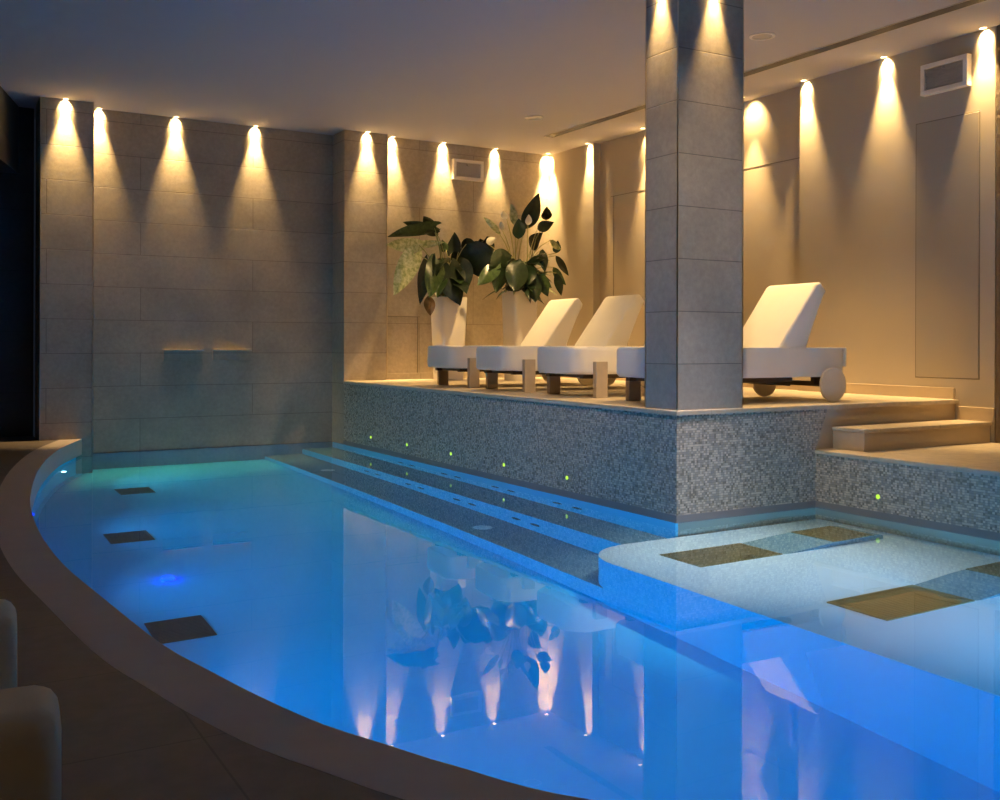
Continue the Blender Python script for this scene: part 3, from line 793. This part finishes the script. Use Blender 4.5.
def extraA(bl, bs, root):
    rnd = random.Random(5)
    for k in range(13):
        a = rnd.uniform(0, 2 * PI); r0 = rnd.uniform(0.08, 0.25); z = rnd.uniform(0.18, 0.5); r1 = rnd.uniform(0.12, 0.22)
        P = root + Vector((r0 * math.cos(a), r0 * math.sin(a), z)); Q = P + Vector((r1 * math.cos(a), r1 * math.sin(a), -rnd.uniform(0.05, 0.22)))
        leaf(bl, P, Q, rnd.uniform(0.12, 0.2), 'heart', rnd.choice([D, D, MID]), rnd.uniform(0, 0.3), Vector((-math.sin(a), math.cos(a), rnd.uniform(-.4, .4))))
        tube(bs, [root + Vector((0.3 * (P - root).x, 0.3 * (P - root).y, 0)), root.lerp(P, 0.6) + Vector((0, 0, 0.05)), P], 0.008, 0.004, 5)
plant('potted_philodendron', 'big heart-leaved plant in tall white pot, left of the two by back wall', (5.19, 9.98, ZD), 0.92, 0.165, 0.135, A, True, 9.95, extraA)
B = [(722, 245, 792, 65, 92, 'lance', D, .05, .05), (690, 295, 692, 192, 75, 'lance', D, -.1, -.1), (672, 225, 652, 118, 48, 'lance', PL, .1, .15),
     (600, 275, 515, 185, 36, 'lance', PL, 0, -.1), (632, 195, 612, 155, 40, 'lance', WH, 0, 0), (738, 225, 742, 172, 36, 'lance', WH, -.1, -.1), (612, 255, 602, 205, 30, 'lance', WH, -.05, -.1), (530, 315, 580, 292, 40, 'lance', WH, -.1, -.15),
     (828, 200, 832, 132, 58, 'lance', D, .05, .1), (785, 245, 868, 210, 60, 'lance', D, 0, -.05), (755, 345, 812, 262, 80, 'lance', D, .1, .15), (878, 365, 888, 302, 46, 'lance', MID, .1, .15),
     (812, 345, 822, 460, 58, 'lance', D, -.1, -.2), (878, 378, 942, 478, 40, 'lance', D, 0, .05), (865, 435, 928, 525, 50, 'lance', MID, -.05, -.1), (880, 465, 906, 578, 46, 'lance', D, -.1, -.1),
     (795, 465, 838, 582, 66, 'lance', MID, -.2, -.25), (765, 455, 776, 612, 84, 'lance', D, -.2, -.3), (700, 395, 668, 556, 120, 'lance', D, -.2, -.3), (645, 435, 578, 565, 90, 'lance', D, -.15, -.2),
     (600, 415, 485, 528, 80, 'lance', MID, -.1, -.15), (720, 425, 742, 525, 100, 'lance', D, -.15, -.25), (800, 465, 858, 540, 46, 'lance', MID, -.05, -.1), (655, 375, 548, 430, 115, 'lance', D, -.05, -.15),
     (690, 480, 640, 555, 90, 'lance', D, -.1, -.2), (740, 480, 720, 550, 90, 'lance', D, -.1, -.2), (850, 300, 905, 350, 40, 'lance', PL, .1, .1), (640, 470, 600, 400, 60, 'lance', MID, .05, .1)]
def extraB(bl, bs, root):
    rnd = random.Random(3)
    for k in range(70):
        a = rnd.uniform(0, 2 * PI); r0 = rnd.uniform(0.03, 0.11); r1 = rnd.uniform(0.12, 0.34); z = rnd.uniform(0.02, 0.55)
        P = root + Vector((r0 * math.cos(a), r0 * math.sin(a), z * 0.6 + 0.04)); Q = P + Vector((r1 * math.cos(a), r1 * math.sin(a), rnd.uniform(-0.2, 0.2)))
        leaf(bl, P, Q, rnd.uniform(0.05, 0.09), 'lance', rnd.choice([D, D, D, D, MID, MID, PL]), rnd.uniform(0, 0.3), Vector((-math.sin(a), math.cos(a), rnd.uniform(-.6, .6))))
        tube(bs, [root + Vector((0, 0, 0)), root.lerp(P, 0.5) + Vector((0, 0, 0.04)), P], 0.006, 0.004, 5)
plant('potted_peace_lily', 'tall plant with pointed leaves and small white flowers in white pot, right of two', (5.84, 9.53, ZD), 1.0, 0.158, 0.135, B, True, 9.5, extraB)

# ------------------------------------------------------------------ world and view
wd = bpy.data.worlds.new('world'); scene.world = wd; wd.use_nodes = True
wd.node_tree.nodes['Background'].inputs[0].default_value = (0.10, 0.13, 0.2, 1)
wd.node_tree.nodes['Background'].inputs[1].default_value = 0.05
scene.view_settings.view_transform = 'Standard'
scene.view_settings.look = 'None'
scene.view_settings.exposure = 0.3

# the clear water refracts the ceiling lamps onto the shelf
w.cycles.is_caustics_caster = True
for o in scene.objects:
    if o.name.split('.')[0] in ('pool_shelf', 'pool_floor', 'pool_shell', 'pool_bench', 'pool_footrest', 'base', 'seat_grate', 'head_grate', 'pool_bench_tread', 'pool_footrest_tread'):
        o.cycles.is_caustics_receiver = True
